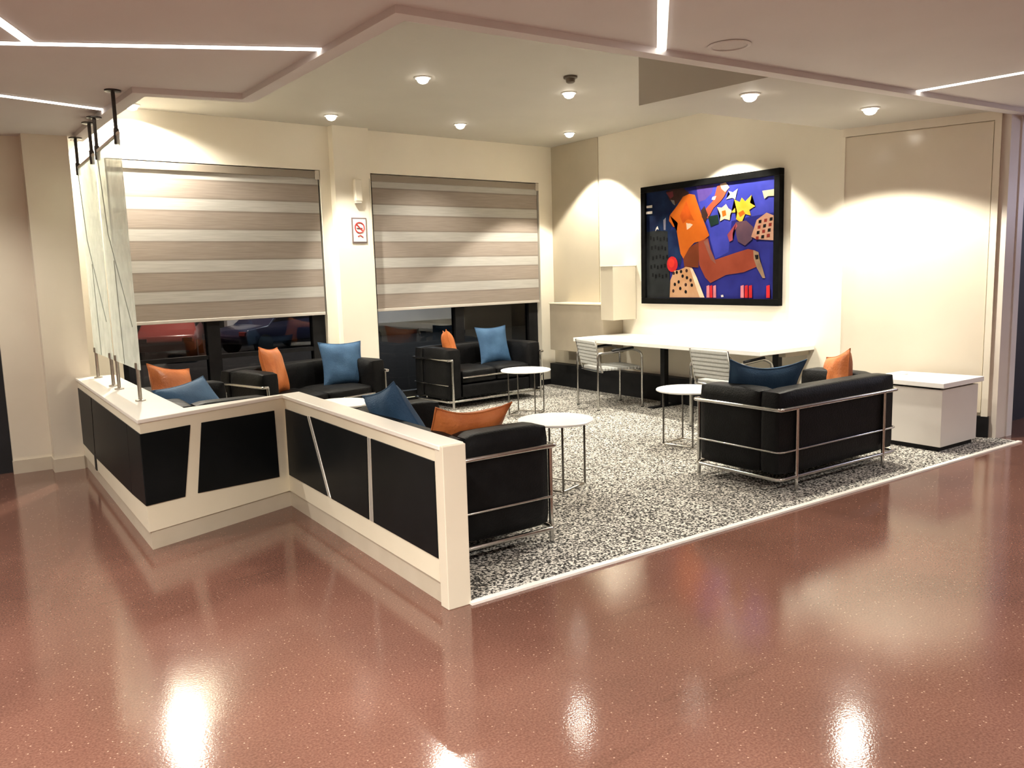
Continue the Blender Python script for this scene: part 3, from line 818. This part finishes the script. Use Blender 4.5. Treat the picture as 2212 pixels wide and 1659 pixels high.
slate = ac((.030, .033, .036), (.05, .055, .058), 5); ink = ac((.01, .01, .012)); shirt = ac((.62, .15, .018), (.74, .20, .025), 4); shirt2 = ac((.50, .10, .015))
brick = ac((.34, .075, .040), (.42, .10, .055), 4); brick2 = ac((.21, .055, .022), (.27, .07, .03)); skin = ac((.50, .11, .06)); pale = ac((.80, .58, .42)); yellow = ac((.85, .46, .04), (.95, .62, .10), 8)
green = ac((.02, .045, .035)); tan = ac((.62, .34, .17), (.75, .46, .28), 5); red = ac((.62, .035, .04)); pink = ac((.72, .25, .28)); white = ac((.85, .78, .72)); mauve = ac((.13, .075, .11), (.19, .10, .13)); brown = ac((.07, .035, .03)); violet = ac((.12, .07, .30), (.17, .11, .40))
paint([(100, 270), (1565, 150), (1555, 1555), (100, 1545)], blue)
paint([(100, 270), (620, 230), (560, 520), (420, 740), (100, 740)], night)
paint([(760, 215), (1565, 150), (1565, 560), (1330, 600), (1150, 640), (900, 700), (790, 430)], blue2)
paint([(900, 700), (1150, 640), (1120, 1000), (980, 1080), (920, 850)], blue2)
paint([(760, 215), (960, 205), (940, 300), (860, 380), (790, 400)], violet)
paint([(100, 740), (250, 725), (400, 735), (410, 1100), (440, 1545), (100, 1545)], slate)
for k in range(26):
    a = 150 + (k * 67) % 240; b = 790 + (k * 113) % 560
    paint([(a, b), (a + 22, b), (a + 22, b + 44), (a, b + 44)], ink)
paint([(400, 735), (520, 700), (590, 1060), (560, 1180), (480, 1050), (410, 1050)], night)
# musician
paint([(380, 260), (470, 235), (600, 225), (680, 290), (560, 380), (500, 430), (430, 370)], brown)
paint([(380, 275), (470, 260), (480, 320), (440, 350)], ac((.22, .05, .06)))
paint([(440, 360), (490, 370), (500, 430), (470, 410)], ac((.30, .28, .26)))
paint([(600, 330), (680, 300), (745, 315), (780, 420), (830, 570), (915, 800), (840, 860), (740, 880), (680, 940), (605, 1070), (570, 1010), (520, 740), (535, 640), (480, 690), (420, 610), (430, 545), (530, 430)], shirt)
paint([(560, 560), (640, 380), (700, 540), (740, 620), (660, 600), (600, 650)], shirt2)
paint([(640, 640), (665, 650), (690, 650), (722, 665), (690, 700), (650, 725)], pale)
paint([(605, 1070), (680, 940), (760, 890), (810, 870), (790, 1180), (690, 1170), (620, 1195)], brick2)
paint([(790, 870), (900, 830), (930, 960), (980, 1090), (1090, 1050), (1200, 1010), (1320, 970), (1390, 990), (1400, 1180), (1280, 1240), (1100, 1270), (930, 1365), (870, 1300), (800, 1150)], brick)
paint([(850, 870), (895, 840), (925, 970), (980, 1095), (990, 1140), (930, 1080)], ac((.30, .13, .10)))
paint([(1370, 985), (1420, 1010), (1430, 1090), (1455, 1180), (1485, 1310), (1460, 1310), (1405, 1190), (1375, 1080)], ac((.30, .20, .13)))
paint([(1385, 1040), (1420, 1040), (1420, 1090), (1395, 1095)], ink)
# raised arm, horn and stars
paint([(840, 560), (870, 490), (950, 400), (975, 330), (1000, 225), (1080, 200), (1120, 250), (1075, 350), (1040, 400), (960, 480), (900, 600)], skin)
paint([(1030, 205), (1090, 190), (1130, 250), (1085, 300), (1045, 260)], pale)
paint([(950, 350), (990, 340), (975, 385), (940, 380)], white)
paint([(820, 500), (860, 450), (900, 560), (870, 640), (830, 580)], brown)
paint([(900, 575), (1010, 560), (1020, 660), (930, 695)], green)
paint([(1000, 470), (1050, 480), (1095, 440), (1120, 490), (1160, 520), (1140, 560), (1135, 630), (1080, 610), (1030, 640), (1040, 570)], pale)
paint([(1050, 520), (1090, 510), (1100, 570), (1060, 590)], shirt)
paint([(1095, 385), (1140, 330), (1120, 290), (1165, 310), (1215, 270), (1200, 330), (1190, 390), (1160, 370)], white)
paint([(1180, 390), (1235, 425), (1255, 375), (1290, 420), (1350, 350), (1335, 440), (1385, 480), (1330, 520), (1345, 585), (1290, 565), (1255, 665), (1200, 620), (1212, 545), (1150, 540), (1195, 480)], yellow)
paint([(1220, 550), (1270, 520), (1290, 560), (1240, 600)], shirt)
paint([(1195, 655), (1300, 640), (1370, 720), (1360, 860), (1290, 930), (1220, 880), (1200, 790)], mauve)
paint([(1110, 800), (1150, 740), (1200, 660), (1215, 700), (1165, 790), (1170, 860), (1135, 880)], ac((.36, .08, .10)))
paint([(1350, 830), (1400, 640), (1490, 560), (1560, 600), (1562, 880), (1480, 870), (1400, 860)], ac((.55, .30, .20), (.68, .42, .30)))
for r_ in range(4):
    for c_ in range(3):
        a = 1400 + c_ * 50 - r_ * 8 + 20; b = 620 + r_ * 62 + (2 - c_) * 12
        paint([(a, b), (a + 26, b - 4), (a + 24, b + 34), (a - 2, b + 36)], ac((.25, .04, .03)) if (r_ + c_) % 2 else ink)
paint([(1450, 312), (1562, 300), (1562, 375), (1500, 375), (1470, 405)], ac((.60, .56, .36)))
# foreground houses
blob(465, 1135, 72, 95, red); blob(455, 1120, 40, 55, ac((.78, .06, .04)))
paint([(490, 1215), (560, 1205), (640, 1168), (715, 1180), (770, 1290), (865, 1540), (430, 1540), (440, 1330)], tan)
paint([(690, 1185), (725, 1195), (775, 1300), (865, 1540), (810, 1540), (760, 1400)], pale)
for k, (a, b) in enumerate(((485, 1245), (525, 1235), (580, 1225), (650, 1215), (600, 1280), (655, 1300), (700, 1330), (550, 1350), (500, 1380), (640, 1385), (715, 1390), (570, 1430), (480, 1460), (640, 1470))):
    blob(a, b, 16, 22, ink if k % 3 else brown, 8)
for a, m_ in ((890, pink), (925, red), (965, pink), (1255, pink), (1295, red), (1335, red), (1500, red)):
    paint([(a, 1400), (a + 30, 1390), (a + 33, 1540), (a, 1540)], m_)
paint([(1050, 1510), (1075, 1505), (1080, 1530), (1055, 1535)], white)
paint([(110, 425), (195, 415), (195, 448), (112, 452)], white); paint([(105, 495), (195, 488), (195, 520), (106, 525)], white)
paint([(235, 735), (250, 690), (270, 670), (285, 715), (262, 705)], white)
paint([(350, 600), (385, 570), (380, 720), (355, 720)], ac((.25, .24, .30)))
pp('canvas', abm, AM)

# ------------------------------------------------------------------ outside, seen through the windows
GZ = -.95
q = B(); box(q, -30, 60, 8.7, 60, GZ - .1, GZ); o = structure('floor_outside', q, M['asphalt'])
q = B(); box(q, 8.4, 18.1, 30, 30.4, -.43, 2.2); o = structure('wall_outside', q, M['outwall'])
q = B(); box(q, 4, 45, 30.05, 30.4, GZ, -.43); box(q, 18.11, 45, 30.05, 30.4, -.43, 4); o = structure('wall_outside_dark', q, M['black'])
def make_car(body):
    root = empty('parked_car')
    prof = [(-2.0, .35), (-2.05, .62), (-1.95, .82), (-1.15, .92), (-.55, 1.36), (.75, 1.40), (1.45, .98), (2.0, .86), (2.1, .55), (2.05, .32)]
    q = B(); a = [q.verts.new((x, -.82 + (.14 if z > 1 else 0), z)) for x, z in prof]; b = [q.verts.new((x, .82 - (.14 if z > 1 else 0), z)) for x, z in prof]
    q.faces.new(a); q.faces.new(b[::-1])
    for i in range(len(prof)):
        j = (i + 1) % len(prof); q.faces.new((a[i], b[i], b[j], a[j]))
    bmesh.ops.recalc_face_normals(q, faces=q.faces[:]); bmesh.ops.bevel(q, geom=q.edges[:], offset=.05, segments=2, profile=.5, affect='EDGES')
    link('body', q, body, root, smooth=True)
    q = B()
    for s in (-1, 1):
        slab(q, (0, s * .70), (1, 0), (0, s), [(-1.0, .95), (1.3, .98), (.75, 1.32), (-.5, 1.29)], .02, .10)
    link('side_glass', q, M['carglass'], root)
    for x in (-1.3, 1.3):
        for s in (-1, 1):
            q = B(); tube(q, [(x, s * .62, .32), (x, s * .84, .32)], .32, 20); link('wheel', q, M['tyre'], root, smooth=True)
    for s in (-1, 1):
        q = B(); box(q, -2.07, -1.98, s * .62 - .14, s * .62 + .14, .62, .76, .02); link('tail_lamp', q, M['carlamp'], root)
    return root
k1 = tag(make_car(M['carred']), 'dark red car parked outside the left window', 'car'); k1.location = (5.95, 27.5, GZ); k1.rotation_euler = (0, 0, R(72))
k2 = tag(make_car(M['cardark']), 'dark car parked outside right of the window mullion', 'car'); k2.location = (9.3, 27.4, GZ); k2.rotation_euler = (0, 0, R(25))
def area(name, loc, size, power, color, rot=(0, 0, 0)):
    d = bpy.data.lights.new(name, 'AREA'); d.energy = power; d.size = size; d.color = color
    o = bpy.data.objects.new(name, d); COL.objects.link(o); o.location = loc; o.rotation_euler = rot; return o
area('car_fill_light', (6.2, 26.0, 4.5), .6, 420, (1, .75, .6))  # added light without a fixture, brightens the red car
area('outside_wall_fill_light', (13, 26.0, 5.5), .6, 420, (.9, .95, 1))  # added light without a fixture, brightens the pale outside wall

# ------------------------------------------------------------------ cool daylight-white lamp in the side passage at the right
pl_ = bpy.data.lights.new('passage_lamp', 'POINT'); pl_.energy = 20; pl_.color = (.72, .74, 1); pl_.shadow_soft_size = .15
o = bpy.data.objects.new('passage_lamp', pl_); COL.objects.link(o); o.location = (8.4, 1.9, 1.9)

# ------------------------------------------------------------------ world, camera
w = bpy.data.worlds.new('night'); scn.world = w; w.use_nodes = True
w.node_tree.nodes['Background'].inputs['Color'].default_value = (.012, .014, .02, 1)
w.node_tree.nodes['Background'].inputs['Strength'].default_value = 1.0

cd = bpy.data.cameras.new('camera'); cam = bpy.data.objects.new('camera', cd); COL.objects.link(cam)
F, PITCH, ROLL, YAW = 1769.89, .134329, -.028703, .604813
cd.sensor_width = 36; cd.lens = 36 * F / 2212; cd.clip_end = 200; cd.clip_start = .05
fw_ = Vector((math.sin(YAW) * math.cos(PITCH), math.cos(YAW) * math.cos(PITCH), -math.sin(PITCH)))
rt = Vector((math.cos(YAW), -math.sin(YAW), 0)); upv = rt.cross(fw_)
r_ = rt * math.cos(ROLL) + upv * math.sin(ROLL); u_ = -rt * math.sin(ROLL) + upv * math.cos(ROLL)
mw = Matrix(((r_.x, u_.x, -fw_.x, 0), (r_.y, u_.y, -fw_.y, 0), (r_.z, u_.z, -fw_.z, 1.4), (0, 0, 0, 1)))
cam.matrix_world = mw
scn.camera = cam
scn.view_settings.view_transform = 'Standard'; scn.view_settings.look = 'None'
scn.view_settings.exposure = 0.9; scn.view_settings.gamma = 1.0; scn.view_settings.use_curve_mapping = False
scn.cycles.use_denoising = True
scn.cycles.max_bounces = 10; scn.cycles.diffuse_bounces = 6; scn.cycles.glossy_bounces = 6; scn.cycles.transparent_max_bounces = 12
scn.cycles.sample_clamp_indirect = 8
